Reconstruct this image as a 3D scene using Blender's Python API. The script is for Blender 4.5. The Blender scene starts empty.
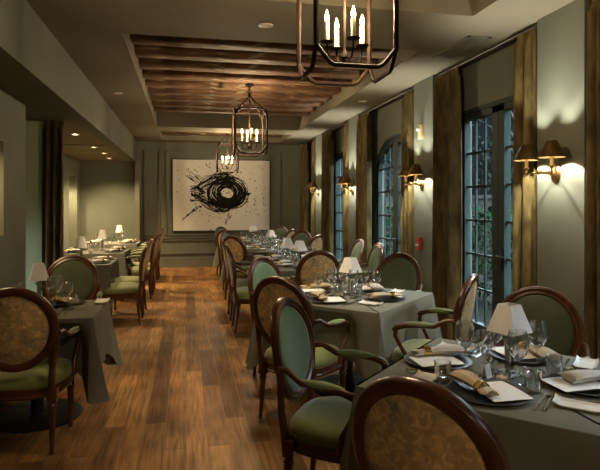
import bpy, math, random
from mathutils import Vector, Matrix
random.seed(7)
PI = math.pi
sc = bpy.context.scene
COL = sc.collection
H = 2.97            # ceiling
SOF = 2.48          # bulkhead underside / alcove ceiling
BACK = 13.4
TZ = 0.752          # top of the table linen

# ------------------------------------------------------------------ mesh builder
class MB:
    def __init__(s): s.v = []; s.f = []
    def add(s, vs, fs, M=None):
        n = len(s.v)
        s.v += [tuple(M @ Vector(p)) if M else tuple(p) for p in vs]
        s.f += [tuple(i + n for i in f) for f in fs]
        return s
    def box(s, x0, x1, y0, y1, z0, z1, M=None):
        vs = [(x0,y0,z0),(x1,y0,z0),(x1,y1,z0),(x0,y1,z0),(x0,y0,z1),(x1,y0,z1),(x1,y1,z1),(x0,y1,z1)]
        fs = [(0,3,2,1),(4,5,6,7),(0,1,5,4),(1,2,6,5),(2,3,7,6),(3,0,4,7)]
        return s.add(vs, fs, M)
    def rings(s, rs, M=None, cap0=True, cap1=True, closed=True):
        n = len(rs[0]); vs = [p for r in rs for p in r]; fs = []
        for i in range(len(rs)-1):
            for j in range(n if closed else n-1):
                k = (j+1) % n
                fs.append((i*n+j, i*n+k, (i+1)*n+k, (i+1)*n+j))
        if cap0: fs.append(tuple(range(n))[::-1])
        if cap1: fs.append(tuple((len(rs)-1)*n+j for j in range(n)))
        return s.add(vs, fs, M)
    def lathe(s, prof, n=16, M=None, flute=0, caps=True, sx=1, sy=1):
        rs = []
        for r, z in prof:
            rr = []
            for j in range(n):
                a = 2*PI*j/n
                q = r*(1-flute*(j % 2))
                rr.append((q*math.cos(a)*sx, q*math.sin(a)*sy, z))
            rs.append(rr)
        return s.rings(rs, M, caps, caps)
    def tube(s, pts, rad, n=8, M=None, sq=1.0, twist=0.0):
        P = [Vector(p) for p in pts]; rs = []
        up = None
        for i, p in enumerate(P):
            t = (P[min(i+1, len(P)-1)] - P[max(i-1, 0)]).normalized()
            if up is None:
                a = Vector((0,0,1)) if abs(t.z) < .9 else Vector((0,1,0))
                up = (a - t*a.dot(t)).normalized()
            else:
                up = (up - t*up.dot(t)).normalized()
            sd = t.cross(up)
            r = rad[i] if isinstance(rad, (list, tuple)) else rad
            rs.append([tuple(p + up*(r*math.cos(2*PI*j/n+twist)) + sd*(r*sq*math.sin(2*PI*j/n+twist))) for j in range(n)])
        return s.rings(rs, M)
    def build(s, name, mat, parent=None, smooth=35, bevel=0, loc=None, rotz=0):
        me = bpy.data.meshes.new(name)
        me.from_pydata(s.v, [], s.f); me.validate(); me.update()
        import bmesh
        bm = bmesh.new(); bm.from_mesh(me); bmesh.ops.recalc_face_normals(bm, faces=bm.faces); bm.to_mesh(me); bm.free()
        if mat: me.materials.append(mat)
        if smooth:
            me.polygons.foreach_set('use_smooth', [True]*len(me.polygons))
            me.set_sharp_from_angle(angle=math.radians(smooth))
        o = bpy.data.objects.new(name, me); COL.objects.link(o)
        if parent: o.parent = parent
        if loc: o.location = loc
        if rotz: o.rotation_euler = (0,0,rotz)
        if bevel:
            b = o.modifiers.new('bevel', 'BEVEL'); b.width = bevel; b.segments = 2; b.limit_method = 'ANGLE'
        return o

def tag(o, label=None, cat=None, group=None, kind=None):
    if label: o['label'] = label
    if cat: o['category'] = cat
    if group: o['group'] = group
    if kind: o['kind'] = kind
    return o
def thing(name, label, cat, loc=(0,0,0), rotz=0, group=None):
    o = bpy.data.objects.new(name, None); COL.objects.link(o)
    o.empty_display_size = .1
    o.location = loc; o.rotation_euler = (0,0,rotz)
    return tag(o, label, cat, group)
def struct(o): return tag(o, kind='structure')
def dup(o, loc=None, rotz=None, label=None, group=None, parent=None):
    c = o.copy(); COL.objects.link(c)
    if parent: c.parent = parent
    if loc is not None: c.location = loc
    if rotz is not None: c.rotation_euler = (0,0,rotz)
    if label: c['label'] = label
    if group: c['group'] = group
    for ch in list(o.children): dup(ch, parent=c)
    return c
protos = {}
def place(key, make, loc, rotz, label, group=None):
    """first call moves the prototype itself, later calls copy it"""
    if key not in protos:
        o = make(); protos[key] = o
        o.location = loc; o.rotation_euler = (0,0,rotz); o['label'] = label
        if group: o['group'] = group
        return o
    return dup(protos[key], loc, rotz, label, group)

# ------------------------------------------------------------------ materials
def new_mat(name):
    m = bpy.data.materials.new(name); m.use_nodes = True
    nt = m.node_tree; b = nt.nodes['Principled BSDF']
    return m, nt, b
def N(nt, t, **kw):
    n = nt.nodes.new(t)
    for k, v in kw.items():
        if k in n.inputs: n.inputs[k].default_value = v
        else: setattr(n, k, v)
    return n
def c4(c): return (c[0], c[1], c[2], 1)
def noisy(name, c1, c2, scale=6, rough=.6, detail=5, bump=0, bscale=None, metal=0, sheen=0, stretch=None, lo=.35, hi=.65, c3=None, spec=None):
    m, nt, b = new_mat(name)
    tc = N(nt, 'ShaderNodeTexCoord'); L = nt.links.new
    mp = N(nt, 'ShaderNodeMapping')
    if stretch: mp.inputs['Scale'].default_value = stretch
    L(tc.outputs['Object'], mp.inputs['Vector'])
    nz = N(nt, 'ShaderNodeTexNoise', Scale=scale, Detail=detail)
    L(mp.outputs[0], nz.inputs['Vector'])
    cr = N(nt, 'ShaderNodeValToRGB')
    cr.color_ramp.elements[0].position = lo; cr.color_ramp.elements[0].color = c4(c1)
    cr.color_ramp.elements[1].position = hi; cr.color_ramp.elements[1].color = c4(c2)
    if c3:
        e = cr.color_ramp.elements.new((lo+hi)/2); e.color = c4(c3)
    L(nz.outputs['Fac'], cr.inputs[0]); L(cr.outputs[0], b.inputs['Base Color'])
    b.inputs['Roughness'].default_value = rough; b.inputs['Metallic'].default_value = metal
    if spec is not None: b.inputs['Specular IOR Level'].default_value = spec
    if sheen:
        b.inputs['Sheen Weight'].default_value = sheen; b.inputs['Sheen Roughness'].default_value = .4
    if bump:
        n2 = N(nt, 'ShaderNodeTexNoise', Scale=bscale or scale*4, Detail=4)
        L(mp.outputs[0], n2.inputs['Vector'])
        bp = N(nt, 'ShaderNodeBump', Strength=bump, Distance=.01)
        L(n2.outputs['Fac'], bp.inputs['Height']); L(bp.outputs[0], b.inputs['Normal'])
    return m
def emis(name, col, strength):
    m, nt, b = new_mat(name)
    b.inputs['Base Color'].default_value = c4(col)
    b.inputs['Emission Color'].default_value = c4(col); b.inputs['Emission Strength'].default_value = strength
    return m
M = {}
M['wall'] = noisy('wall_plaster', (0.1080,0.1162,0.0863), (0.1310,0.1410,0.1065), 1.3, .8, 6, .05, 30)
M['ceil'] = noisy('ceiling_plaster', (0.1473,0.1331,0.0896), (0.1767,0.1586,0.1086), 1.0, .85, 6)
M['alcove'] = noisy('alcove_ceiling', (0.1762,0.1462,0.0900), (0.2100,0.1762,0.1125), 1.2, .8)
M['teal_wall'] = noisy('pale_plaster', (0.3150,0.3450,0.2090), (0.3570,0.3910,0.2375), 1.5, .8)
M['trim'] = noisy('trim_paint', (0.1080,0.1044,0.0778), (0.1296,0.1224,0.0936), 2, .6)
M['door'] = noisy('door_paint', (.026,.040,.038), (.036,.052,.049), 3, .55, spec=.15)
M['mahogany'] = noisy('mahogany', (0.0422,0.0140,0.0052), (0.0950,0.0316,0.0104), 9, .28, 6, stretch=(1,1,.25))
M['velvet_seat'] = noisy('green_velvet_seat', (0.1365,0.1547,0.0446), (0.1770,0.1971,0.0595), 5, .75, 3, sheen=.35)
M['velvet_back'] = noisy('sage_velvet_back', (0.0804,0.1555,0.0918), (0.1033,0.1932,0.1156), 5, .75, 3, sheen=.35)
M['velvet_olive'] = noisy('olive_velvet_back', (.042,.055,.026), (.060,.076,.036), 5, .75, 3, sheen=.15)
M['velvet_arm'] = noisy('green_velvet_arm', (0.1400,0.1750,0.0693), (0.1750,0.2144,0.0847), 8, .75, 3, sheen=.35)
M['linen'] = noisy('taupe_linen', (0.1252,0.1251,0.0955), (0.1502,0.1485,0.1140), 2.5, .85, 4, .08, 160)
M['linen_napkin'] = noisy('tan_napkin', (0.3960,0.3069,0.1980), (0.4950,0.3960,0.2673), 8, .85)
M['grey_napkin'] = noisy('stone_napkin', (.46,.43,.40), (.56,.53,.49), 8, .85)
M['white'] = noisy('white_card', (.82,.82,.80), (.86,.86,.84), 4, .6)
M['porcelain'] = noisy('porcelain', (.70,.69,.65), (.76,.75,.71), 4, .2)
M['slate'] = noisy('slate_plate', (0.0144,0.0160,0.0176), (0.0280,0.0296,0.0304), 10, .3)
M['steel'] = noisy('cutlery_steel', (.55,.55,.55), (.65,.65,.64), 12, .18, metal=1)
M['gold'] = noisy('gold_ring', (.55,.36,.09), (.68,.46,.14), 12, .25, metal=1)
M['jade'] = noisy('pale_ring', (.30,.42,.38), (.42,.55,.5), 12, .2)
M['brass'] = noisy('aged_brass', (.34,.21,.075), (.50,.32,.12), 10, .28, metal=1)
M['bronze'] = noisy('bronze_shade', (.12,.065,.022), (.19,.11,.04), 10, .38, metal=.8)
M['iron'] = noisy('wrought_iron', (0.0112,0.0064,0.0040), (0.0240,0.0136,0.0072), 14, .65, metal=0, spec=.1)
M['candle'] = noisy('ivory_candle', (.80,.66,.42), (.86,.72,.48), 6, .5)
M['candle'].node_tree.nodes['Principled BSDF'].inputs['Subsurface Weight'].default_value = .0
M['shade'] = noisy('white_shade', (.86,.84,.82), (.89,.87,.85), 20, .8)
M['base_dark'] = noisy('black_iron', (.010,.010,.011), (.018,.018,.018), 10, .4)
M['boards'] = noisy('dark_ceiling_boards', (.020,.011,.006), (.045,.024,.011), 3, .8, 5, stretch=(.5,5,5))
M['board'] = noisy('table_board', (.14,.08,.04), (.2,.12,.06), 6, .6)
M['canvas'] = noisy('canvas', (0.6080,0.5920,0.5440), (0.6560,0.6400,0.5920), 2.2, .8, 6)
M['ink'] = noisy('black_ink', (.004,.0035,.003), (.010,.009,.008), 6, .8, spec=.1)
M['red'] = noisy('alarm_red', (.42,.03,.025), (.48,.04,.03), 6, .4)
M['amber'] = noisy('amber_plastic', (.42,.27,.12), (.48,.32,.15), 6, .4)
M['plastic'] = noisy('white_plastic', (.6,.58,.52), (.66,.63,.57), 6, .45)
M['vent'] = noisy('vent_metal', (.12,.115,.09), (.15,.14,.11), 6, .5)
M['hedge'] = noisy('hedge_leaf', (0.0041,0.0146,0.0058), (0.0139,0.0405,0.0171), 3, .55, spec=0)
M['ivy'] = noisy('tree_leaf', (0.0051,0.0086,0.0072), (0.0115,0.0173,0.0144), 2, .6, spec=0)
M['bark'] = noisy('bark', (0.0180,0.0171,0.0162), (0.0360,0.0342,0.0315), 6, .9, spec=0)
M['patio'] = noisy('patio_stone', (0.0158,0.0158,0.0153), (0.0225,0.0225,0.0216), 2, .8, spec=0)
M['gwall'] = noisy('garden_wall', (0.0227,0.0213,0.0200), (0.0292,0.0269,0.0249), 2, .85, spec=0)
M['backdrop_grey'] = noisy('far_backdrop', (0.0016,0.0017,0.0019), (0.0030,0.0031,0.0034), 1.4, .9, spec=0)
M['flame'] = emis('candle_flame', (1, .62, .25), 55)
M['bulb'] = emis('lit_bulb', (1, .78, .45), 22)
M['lens'] = emis('lit_downlight', (1, .74, .42), 14)

# curtains: gold-brown damask
def curtain_mat():
    m, nt, b = new_mat('damask_curtain'); L = nt.links.new
    tc = N(nt, 'ShaderNodeTexCoord'); mp = N(nt, 'ShaderNodeMapping'); L(tc.outputs['Object'], mp.inputs[0])
    mp.inputs['Scale'].default_value = (1,1,.35); nz = N(nt, 'ShaderNodeTexNoise', Scale=11, Detail=6); L(mp.outputs[0], nz.inputs['Vector'])
    vo = N(nt, 'ShaderNodeTexVoronoi', Scale=22); L(mp.outputs[0], vo.inputs['Vector'])
    mx = N(nt, 'ShaderNodeMath', operation='MULTIPLY_ADD'); L(vo.outputs['Distance'], mx.inputs[0]); mx.inputs[1].default_value = .12; L(nz.outputs['Fac'], mx.inputs[2])
    cr = N(nt, 'ShaderNodeValToRGB'); e = cr.color_ramp.elements
    e[0].position = .38; e[0].color = c4((.042,.029,.010)); e[1].position = .72; e[1].color = c4((.135,.100,.035))
    L(mx.outputs[0], cr.inputs[0]); L(cr.outputs[0], b.inputs['Base Color'])
    b.inputs['Roughness'].default_value = .65; b.inputs['Specular IOR Level'].default_value = .2
    return m
M['curtain'] = curtain_mat()
def tapestry_mat():
    m, nt, b = new_mat('floral_tapestry'); L = nt.links.new
    tc = N(nt, 'ShaderNodeTexCoord')
    nz = N(nt, 'ShaderNodeTexNoise', Scale=5.5, Detail=3, Distortion=1.2); L(tc.outputs['Object'], nz.inputs['Vector'])
    cr = N(nt, 'ShaderNodeValToRGB'); e = cr.color_ramp.elements
    e[0].position = .36; e[0].color = c4((.19,.175,.14)); e[1].position = .66; e[1].color = c4((.60,.42,.21))
    x = e.new(.47); x.color = c4((.40,.285,.145)); x = e.new(.56); x.color = c4((.47,.32,.145))
    L(nz.outputs['Fac'], cr.inputs[0])
    n2 = N(nt, 'ShaderNodeTexNoise', Scale=22, Detail=5, Distortion=2.5); L(tc.outputs['Object'], n2.inputs['Vector'])
    c2 = N(nt, 'ShaderNodeValToRGB'); e = c2.color_ramp.elements
    e[0].position = .46; e[0].color = (.8,.8,.8,1); e[1].position = .62; e[1].color = (1.3,1.27,1.2,1)
    L(n2.outputs['Fac'], c2.inputs[0])
    mx = N(nt, 'ShaderNodeMix', data_type='RGBA', blend_type='MULTIPLY'); mx.inputs[0].default_value = 1
    L(cr.outputs[0], mx.inputs[6]); L(c2.outputs[0], mx.inputs[7]); L(mx.outputs[2], b.inputs['Base Color'])
    b.inputs['Roughness'].default_value = .7; b.inputs['Sheen Weight'].default_value = .15
    return m
M['tapestry'] = tapestry_mat()
def floor_mat():
    m, nt, b = new_mat('oak_planks'); L = nt.links.new
    tc = N(nt, 'ShaderNodeTexCoord'); mp = N(nt, 'ShaderNodeMapping'); mp.inputs['Rotation'].default_value = (0,0,PI/2)
    L(tc.outputs['Object'], mp.inputs[0])
    br = N(nt, 'ShaderNodeTexBrick', Scale=1.0); br.offset = .37; br.offset_frequency = 2
    br.inputs['Brick Width'].default_value = 1.15; br.inputs['Row Height'].default_value = .135
    br.inputs['Mortar Size'].default_value = .0035; br.inputs['Mortar Smooth'].default_value = .1; br.inputs['Bias'].default_value = 0
    br.inputs['Color1'].default_value = (0,0,0,1); br.inputs['Color2'].default_value = (1,1,1,1); br.inputs['Mortar'].default_value = (.5,.5,.5,1)
    L(mp.outputs[0], br.inputs['Vector'])
    cr = N(nt, 'ShaderNodeValToRGB'); e = cr.color_ramp.elements
    e[0].position = 0; e[0].color = c4((.130,.058,.018)); e[1].position = 1; e[1].color = c4((.42,.215,.068))
    x = e.new(.25); x.color = c4((.235,.114,.036)); x = e.new(.7); x.color = c4((.32,.160,.051))
    L(br.outputs['Color'], cr.inputs[0])
    m2 = N(nt, 'ShaderNodeMapping'); m2.inputs['Scale'].default_value = (26, 1.6, 1); L(tc.outputs['Object'], m2.inputs[0])
    nz = N(nt, 'ShaderNodeTexNoise', Scale=1.5, Detail=7, Distortion=.6); L(m2.outputs[0], nz.inputs['Vector'])
    c2 = N(nt, 'ShaderNodeValToRGB'); e = c2.color_ramp.elements
    e[0].position = .3; e[0].color = (.45,.42,.38,1); e[1].position = .62; e[1].color = (1.15,1.12,1.05,1)
    L(nz.outputs['Fac'], c2.inputs[0])
    mx = N(nt, 'ShaderNodeMix', data_type='RGBA', blend_type='MULTIPLY'); mx.inputs[0].default_value = 1
    L(cr.outputs[0], mx.inputs[6]); L(c2.outputs[0], mx.inputs[7])
    n3 = N(nt, 'ShaderNodeTexNoise', Scale=2.2, Detail=5); L(tc.outputs['Object'], n3.inputs['Vector'])
    c3 = N(nt, 'ShaderNodeValToRGB'); e = c3.color_ramp.elements
    e[0].position = .33; e[0].color = (.6,.58,.55,1); e[1].position = .6; e[1].color = (1.05,1.05,1.05,1)
    L(n3.outputs['Fac'], c3.inputs[0])
    mz = N(nt, 'ShaderNodeMix', data_type='RGBA', blend_type='MULTIPLY'); mz.inputs[0].default_value = 1
    L(mx.outputs[2], mz.inputs[6]); L(c3.outputs[0], mz.inputs[7])
    mo = N(nt, 'ShaderNodeMix', data_type='RGBA'); L(br.outputs['Fac'], mo.inputs[0])
    L(mz.outputs[2], mo.inputs[6]); mo.inputs[7].default_value = (.19,.10,.04,1)
    L(mo.outputs[2], b.inputs['Base Color'])
    b.inputs['Roughness'].default_value = .5; b.inputs['Specular IOR Level'].default_value = .2
    bp = N(nt, 'ShaderNodeBump', Strength=.25, Distance=.004); bp.invert = True
    L(br.outputs['Fac'], bp.inputs['Height']); L(bp.outputs[0], b.inputs['Normal'])
    return m
M['floor'] = floor_mat()
def beam_mat():
    m, nt, b = new_mat('rough_hewn_beam'); L = nt.links.new
    tc = N(nt, 'ShaderNodeTexCoord'); mp = N(nt, 'ShaderNodeMapping'); mp.inputs['Scale'].default_value = (.8, 6, 6); L(tc.outputs['Object'], mp.inputs[0])
    nz = N(nt, 'ShaderNodeTexNoise', Scale=3, Detail=7, Distortion=.5); L(mp.outputs[0], nz.inputs['Vector'])
    cr = N(nt, 'ShaderNodeValToRGB'); e = cr.color_ramp.elements
    e[0].position = .3; e[0].color = c4((.035,.015,.006)); e[1].position = .66; e[1].color = c4((.165,.078,.028))
    L(nz.outputs['Fac'], cr.inputs[0])
    m2 = N(nt, 'ShaderNodeMapping'); m2.inputs['Scale'].default_value = (2.2, 8, 8); L(tc.outputs['Object'], m2.inputs[0])
    n2 = N(nt, 'ShaderNodeTexNoise', Scale=1.6, Detail=5); L(m2.outputs[0], n2.inputs['Vector'])
    c2 = N(nt, 'ShaderNodeValToRGB'); e = c2.color_ramp.elements
    e[0].position = .57; e[0].color = (0,0,0,1); e[1].position = .66; e[1].color = (.65,.65,.65,1)
    L(n2.outputs['Fac'], c2.inputs[0])
    mx = N(nt, 'ShaderNodeMix', data_type='RGBA'); L(c2.outputs[0], mx.inputs[0]); L(cr.outputs[0], mx.inputs[6]); mx.inputs[7].default_value = (.42,.33,.21,1)
    L(mx.outputs[2], b.inputs['Base Color']); b.inputs['Roughness'].default_value = .75
    bp = N(nt, 'ShaderNodeBump', Strength=.5, Distance=.02); L(nz.outputs['Fac'], bp.inputs['Height']); L(bp.outputs[0], b.inputs['Normal'])
    return m
M['beam'] = beam_mat()
def glass_mat(name, tint=(.93,.95,.95), r=.0, base=.05, edge=.7):
    m, nt, b = new_mat(name); L = nt.links.new
    nt.nodes.remove(b)
    out = nt.nodes['Material Output']
    tr = N(nt, 'ShaderNodeBsdfTransparent', Color=c4(tint)); gl = N(nt, 'ShaderNodeBsdfGlossy', Color=(.95,.97,1,1), Roughness=r)
    lw = N(nt, 'ShaderNodeLayerWeight', Blend=.3)
    mr = N(nt, 'ShaderNodeMapRange'); mr.inputs['To Min'].default_value = base; mr.inputs['To Max'].default_value = edge
    L(lw.outputs['Facing'], mr.inputs['Value'])
    mx = N(nt, 'ShaderNodeMixShader'); L(mr.outputs[0], mx.inputs[0]); L(tr.outputs[0], mx.inputs[1]); L(gl.outputs[0], mx.inputs[2])
    L(mx.outputs[0], out.inputs['Surface'])
    return m
M['glass'] = glass_mat('clear_glass', (.975,.98,.98), .005, .07, 1.0)
M['pane'] = glass_mat('window_glass', (.93,.96,.96), .0, .02, .25)

def light(name, kind, loc, power, col, parent=None, size=.03, rot=None, **kw):
    d = bpy.data.lights.new(name, kind); d.energy = power; d.color = col
    if kind in ('POINT', 'SPOT'): d.shadow_soft_size = size
    for k, v in kw.items(): setattr(d, k, v)
    o = bpy.data.objects.new(name, d); COL.objects.link(o); o.location = loc
    if parent: o.parent = parent
    if rot: o.rotation_euler = rot
    return o
WARM = (1, .75, .46)

# ================================================================== ROOM SHELL
XR, XL, XN = 2.75, -2.35, -1.55     # right pier face, alcove left wall, near left wall
fl = MB().box(-3.4, 3.1, -2.6, 13.7, -.12, 0); struct(fl.build('floor', M['floor'], smooth=0))
# ceiling with three coffers
coffers = [(-.52, 2.17, .4, 3.94), (-.52, 2.2, 5.0, 10.05), (-.45, 2.2, 10.95, 12.7)]
cm = MB(); TH = 3.55
CX0, CX1 = -.54, 2.2
cm.box(-1.13, CX0, -2.6, 13.7, H, TH); cm.box(CX1, 3.1, -2.6, 13.7, H, TH)
ys = [-2.6, .4, 3.94, 4.95, 10.75, 11.45, 12.95, 13.7]
for a in range(0, 8, 2): cm.box(CX0, CX1, ys[a], ys[a+1], H, TH)
cb = MB().box(CX0, CX1, .4, 12.95, 3.34, TH-.01); struct(cb.build('ceiling_boards', M['boards'], smooth=0))
struct(cm.build('ceiling', M['ceil'], smooth=0))
# bulkhead on the left
bk = MB().box(-3.4, -1.13, -2.6, 7.0, SOF, TH); bk.box(-1.3, -1.13, 7.0, 13.7, SOF, TH)
struct(bk.build('trim_1', M['wall'], smooth=0))
ac = MB().box(-3.4, -1.3, 7.0, 13.7, SOF, SOF+.2); struct(ac.build('trim_2', M['alcove'], smooth=0))
# near left wall with a niche (Y 4.2..5.2, z 1.23..2.04)
wl = MB(); x0, x1 = XN-.3, XN
for y0, y1, z0, z1 in ((-2.6,4.1,0,SOF),(5.2,5.87,0,SOF),(4.1,5.2,0,1.23),(4.1,5.2,2.04,SOF)): wl.box(x0, x1, y0, y1, z0, z1)
wl.box(x0-.02, x0+.1, 4.1, 5.2, 1.23, 2.04)
struct(wl.build('wall_left', M['wall'], smooth=0))
# return wall facing the room beyond the opening, alcove side wall with two tall niches
rw = MB().box(-3.4, -1.5, 6.92, 7.0, 0, SOF); struct(rw.build('wall_return', M['teal_wall'], smooth=0))
ow = MB().box(-3.4, -3.25, 5.55, 6.95, 1.4, SOF); ow.box(-3.4, -1.85, 5.5, 5.55, 0, SOF); ow.box(-3.4,-3.25,5.55,6.95,0,.1); ow.box(-3.4,-3.25,6.65,6.95,.1,1.4); struct(ow.build('wall_lobby', M['teal_wall'], smooth=0))
aw = MB()
nich = [(9.9, 10.75), (12.0, 12.85)]
yc = 7.0
for a, b2 in nich:
    aw.box(XL-.35, XL, yc, a, 0, SOF); aw.box(XL-.35, XL, a, b2, 0, .55); aw.box(XL-.35, XL, a, b2, 2.12, SOF)
    aw.box(XL-.42, XL-.3, a, b2, .5, 2.2); yc = b2
aw.box(XL-.35, XL, yc, 13.7, 0, SOF)
struct(aw.build('wall_alcove', M['wall'], smooth=0))
# back wall
bw = MB().box(-1.3, 3.1, BACK, BACK+.3, 0, TH); bw.box(-3.4, -1.1, 13.2, BACK+.3, 0, SOF)
struct(bw.build('wall_back', M['wall'], smooth=0))
fw = MB().box(-3.4, 3.1, -2.8, -2.6, 0, TH); struct(fw.build('wall_front', M['wall'], smooth=0))
# back wall trim: baseboard, panel mouldings
bb = MB().box(-1.1, 2.75, BACK-.03, BACK, 0, .2); bb.box(-1.1, 2.75, BACK-.045, BACK, 0, .04); bb.box(-1.1, 2.75, BACK-.038, BACK, .18, .22)
struct(bb.build('baseboard_back', M['trim'], smooth=0))
b3 = MB().box(-2.35, -1.1, 13.17, 13.2, 0, .2); struct(b3.build('baseboard_alcove', M['trim'], smooth=0))
def frame_rect(mb, xa, xb, za, zb, y, w=.045, d=.025):
    for k, (ww, dd) in enumerate(((w, d), (w*.45, d*1.6))):
        o = (w-ww)/2
        mb.box(xa+o, xa+o+ww, y-dd, y, za+o, zb-o); mb.box(xb-o-ww, xb-o, y-dd, y, za+o, zb-o)
        mb.box(xa+o, xb-o, y-dd, y, za+o, za+o+ww); mb.box(xa+o, xb-o, y-dd, y, zb-o-ww, zb-o)
pm = MB(); frame_rect(pm, -.48, 2.30, .74, 2.76, BACK); frame_rect(pm, -.98, -.6, .74, 2.76, BACK); frame_rect(pm, -.98, 2.30, .3, .66, BACK)
pm.box(-1.1, 2.75, BACK-.035, BACK, .685, .72)
struct(pm.build('trim_3', M['trim'], smooth=0))
lw = thing('window_1', None, None, (-3.32, 6.1, 0)); tag(lw, kind='structure')
wf = MB()
for k in range(4): wf.box(-.03,.03,-.52+k*.333,-.48+k*.333,.1,1.4)
for k in range(4): wf.box(-.03,.03,-.52,.52,.1+k*.42,.14+k*.42)
wf.build('window_frame', M['door'], lw, 0); MB().box(-.003,.003,-.5,.5,.12,1.39).build('glass_pane', M['pane'], lw, 0)
pr = MB().box(-1.13, -1.03, 12.95, 13.4, 0, SOF); struct(pr.build('trim_5', M['trim'], smooth=0))
# a line of panel joint in the alcove ceiling
pj = MB().box(-2.35, -1.3, 9.62, 9.66, SOF-.012, SOF); struct(pj.build('trim_4', M['trim'], smooth=0))

# right wall: piers, panels over the openings
piers = [(-2.8,-1.3), (.75,1.3), (3.39,3.92), (5.82,6.35), (8.6,9.12), (11.05,11.6), (13.2,13.6)]
XB = 2.93
pw = MB()
for a, b2 in piers: pw.box(XR, 3.1, a, b2, 0, H)
bays = [(piers[i][1], piers[i+1][0]) for i in range(len(piers)-1)]
HW, DT, RISE = .74, 2.5, .55
openings = []
for i, (a, b2) in enumerate(bays):
    c = (a+b2)/2 - (.05 if i == 2 else 0)
    hw = (HW, HW, .76, .84, HW, .55)[i]
    openings.append((c, hw))
    pw.box(XB, 3.1, a, c-hw, 0, H); pw.box(XB, 3.1, c+hw, b2, 0, H); pw.box(XB, 3.1, c-hw, c+hw, DT, H)
    if i == 3:   # arched head: fill the two spandrels
        for sgn in (-1, 1):
            n = 10; zs = DT-RISE
            prof = [(c+sgn*hw, zs)] + [(c+sgn*hw*math.cos(PI/2*k/n), zs+RISE*math.sin(PI/2*k/n)) for k in range(1, n+1)] + [(c+sgn*hw, DT)]
            vs = [(XB, y, z) for y, z in prof] + [(3.1, y, z) for y, z in prof]; m = len(prof)
            fs = [(0+k, k+1, m-1) for k in range(0, m-2)] + [(m+k, m+k+1, 2*m-1) for k in range(0, m-2)] + [(k, k+1, m+k+1, m+k) for k in range(m-1)]
            pw.add(vs, fs)
struct(pw.build('wall_right', M['wall'], smooth=0))

def french_door(idx, c, hw, arched):
    d = thing('door_%d' % idx, None, None, (XB+.06, c, 0)); tag(d, kind='structure')
    x0, x1 = -.035, .035
    fr = MB(); t = .04
    zt = DT-RISE if arched else DT
    ez = RISE/hw
    fr.box(x0-.02, x1+.02, -hw, -hw+t, 0, zt); fr.box(x0-.02, x1+.02, hw-t, hw, 0, zt)
    if not arched: fr.box(x0-.02, x1+.02, -hw, hw, DT-t, DT)
    else:
        n = 20; rs = []
        for k in range(n+1):
            a = PI*k/n; ca, sa = math.cos(a), math.sin(a)
            rs.append([(x, r*ca, zt+(RISE-(hw-r))*sa) for x, r in ((x0-.02,hw),(x1+.02,hw),(x1+.02,hw-t),(x0-.02,hw-t))])
        fr.rings(rs)
    fr.build('door_frame', M['door'], d, 0)
    def top(y):   # inner head height at y
        return zt + (RISE-t)*math.sqrt(max(1-(y/(hw-t))**2, .0001)) if arched else DT-t
    for sgn in (-1, 1):
        st = .10; lf = MB()
        ya, yb = sorted((sgn*.004, sgn*(hw-t)))
        # stiles
        zin, zout = (top(sgn*(.004+st*.5)), top(sgn*(hw-t-.02)) if arched else DT-t)
        i0, i1 = sorted((sgn*.004, sgn*(.004+st))); o0, o1 = sorted((sgn*(hw-t-st*.7), sgn*(hw-t)))
        lf.box(x0, x1, i0, i1, 0, zin-.005)
        lf.box(x0, x1, o0, o1, 0, zt if arched else zout)
        lf.box(x0, x1, ya, yb, 0, .26)
        if not arched: lf.box(x0, x1, ya, yb, DT-t-.065, DT-t)
        else:
            n = 10; rs = []
            for k in range(n+1):
                a = PI/2*k/n*.93; ca, sa = math.cos(a)*sgn, math.sin(a)
                rs.append([(x, r*ca, zt+(RISE-(hw-r))*sa) for x, r in ((x0,hw-t),(x1,hw-t),(x1,hw-t-.07),(x0,hw-t-.07))])
            lf.rings(rs)
        g0, g1 = (i1, o0) if sgn > 0 else (o1, i0)
        ztop = DT-t-.065
        for k in (1, 2):
            y = g0+(g1-g0)*k/3
            lf.box(-.011, .011, y-.010, y+.010, .26, (top(y)-.06) if arched else ztop)
        nr = 6
        for k in range(1, nr):
            z = .26+(ztop-.26)*k/nr
            if arched and z > zt:
                w = (hw-t-.05)*math.sqrt(max(1-((z-zt)/(RISE-t-.05))**2, 0)); e0, e1 = sorted((i1 if sgn > 0 else i0, sgn*w))
                if abs(e1-e0) < .05: continue
                lf.box(-.011, .011, e0, e1, z-.011, z+.011)
            else: lf.box(-.011, .011, g0, g1, z-.011, z+.011)
        leaf = lf.build('door_leaf', M['door'], d, 0)
        gp = MB()
        if not arched: gp.box(-.003, .003, g0-.01, g1+.01, .25, ztop+.01)
        else:
            prof = [(g0-.01, .25), (g1+.01, .25)]
            yy = [g1+.01-(g1-g0+.02)*k/8 for k in range(9)]
            prof += [(y, max(zt, top(y)-.05)) for y in yy]
            m = len(prof)
            gp.add([(-.003,y,z) for y, z in prof]+[(.003,y,z) for y, z in prof], [tuple(range(m)), tuple(range(2*m-1, m-1, -1))]+[(k,(k+1)%m,m+(k+1)%m,m+k) for k in range(m)])
        gp.build('glass_pane', M['pane'], leaf, 0)
        if sgn < 0:
            hd = MB().box(-.05, -.034, -.075, -.035, .86, 1.08)
            hd.tube([(-.04,-.055,1.0),(-.085,-.055,1.0)], .013, 8); hd.tube([(-.085,-.05,1.0),(-.09,-.10,1.005),(-.088,-.17,.995)], [.012,.011,.009], 8)
            hd.build('door_handle', M['base_dark'], leaf, 40)
    return d
for i, (c, hw) in enumerate(openings): french_door(i+1, c, hw, i == 3)

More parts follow.
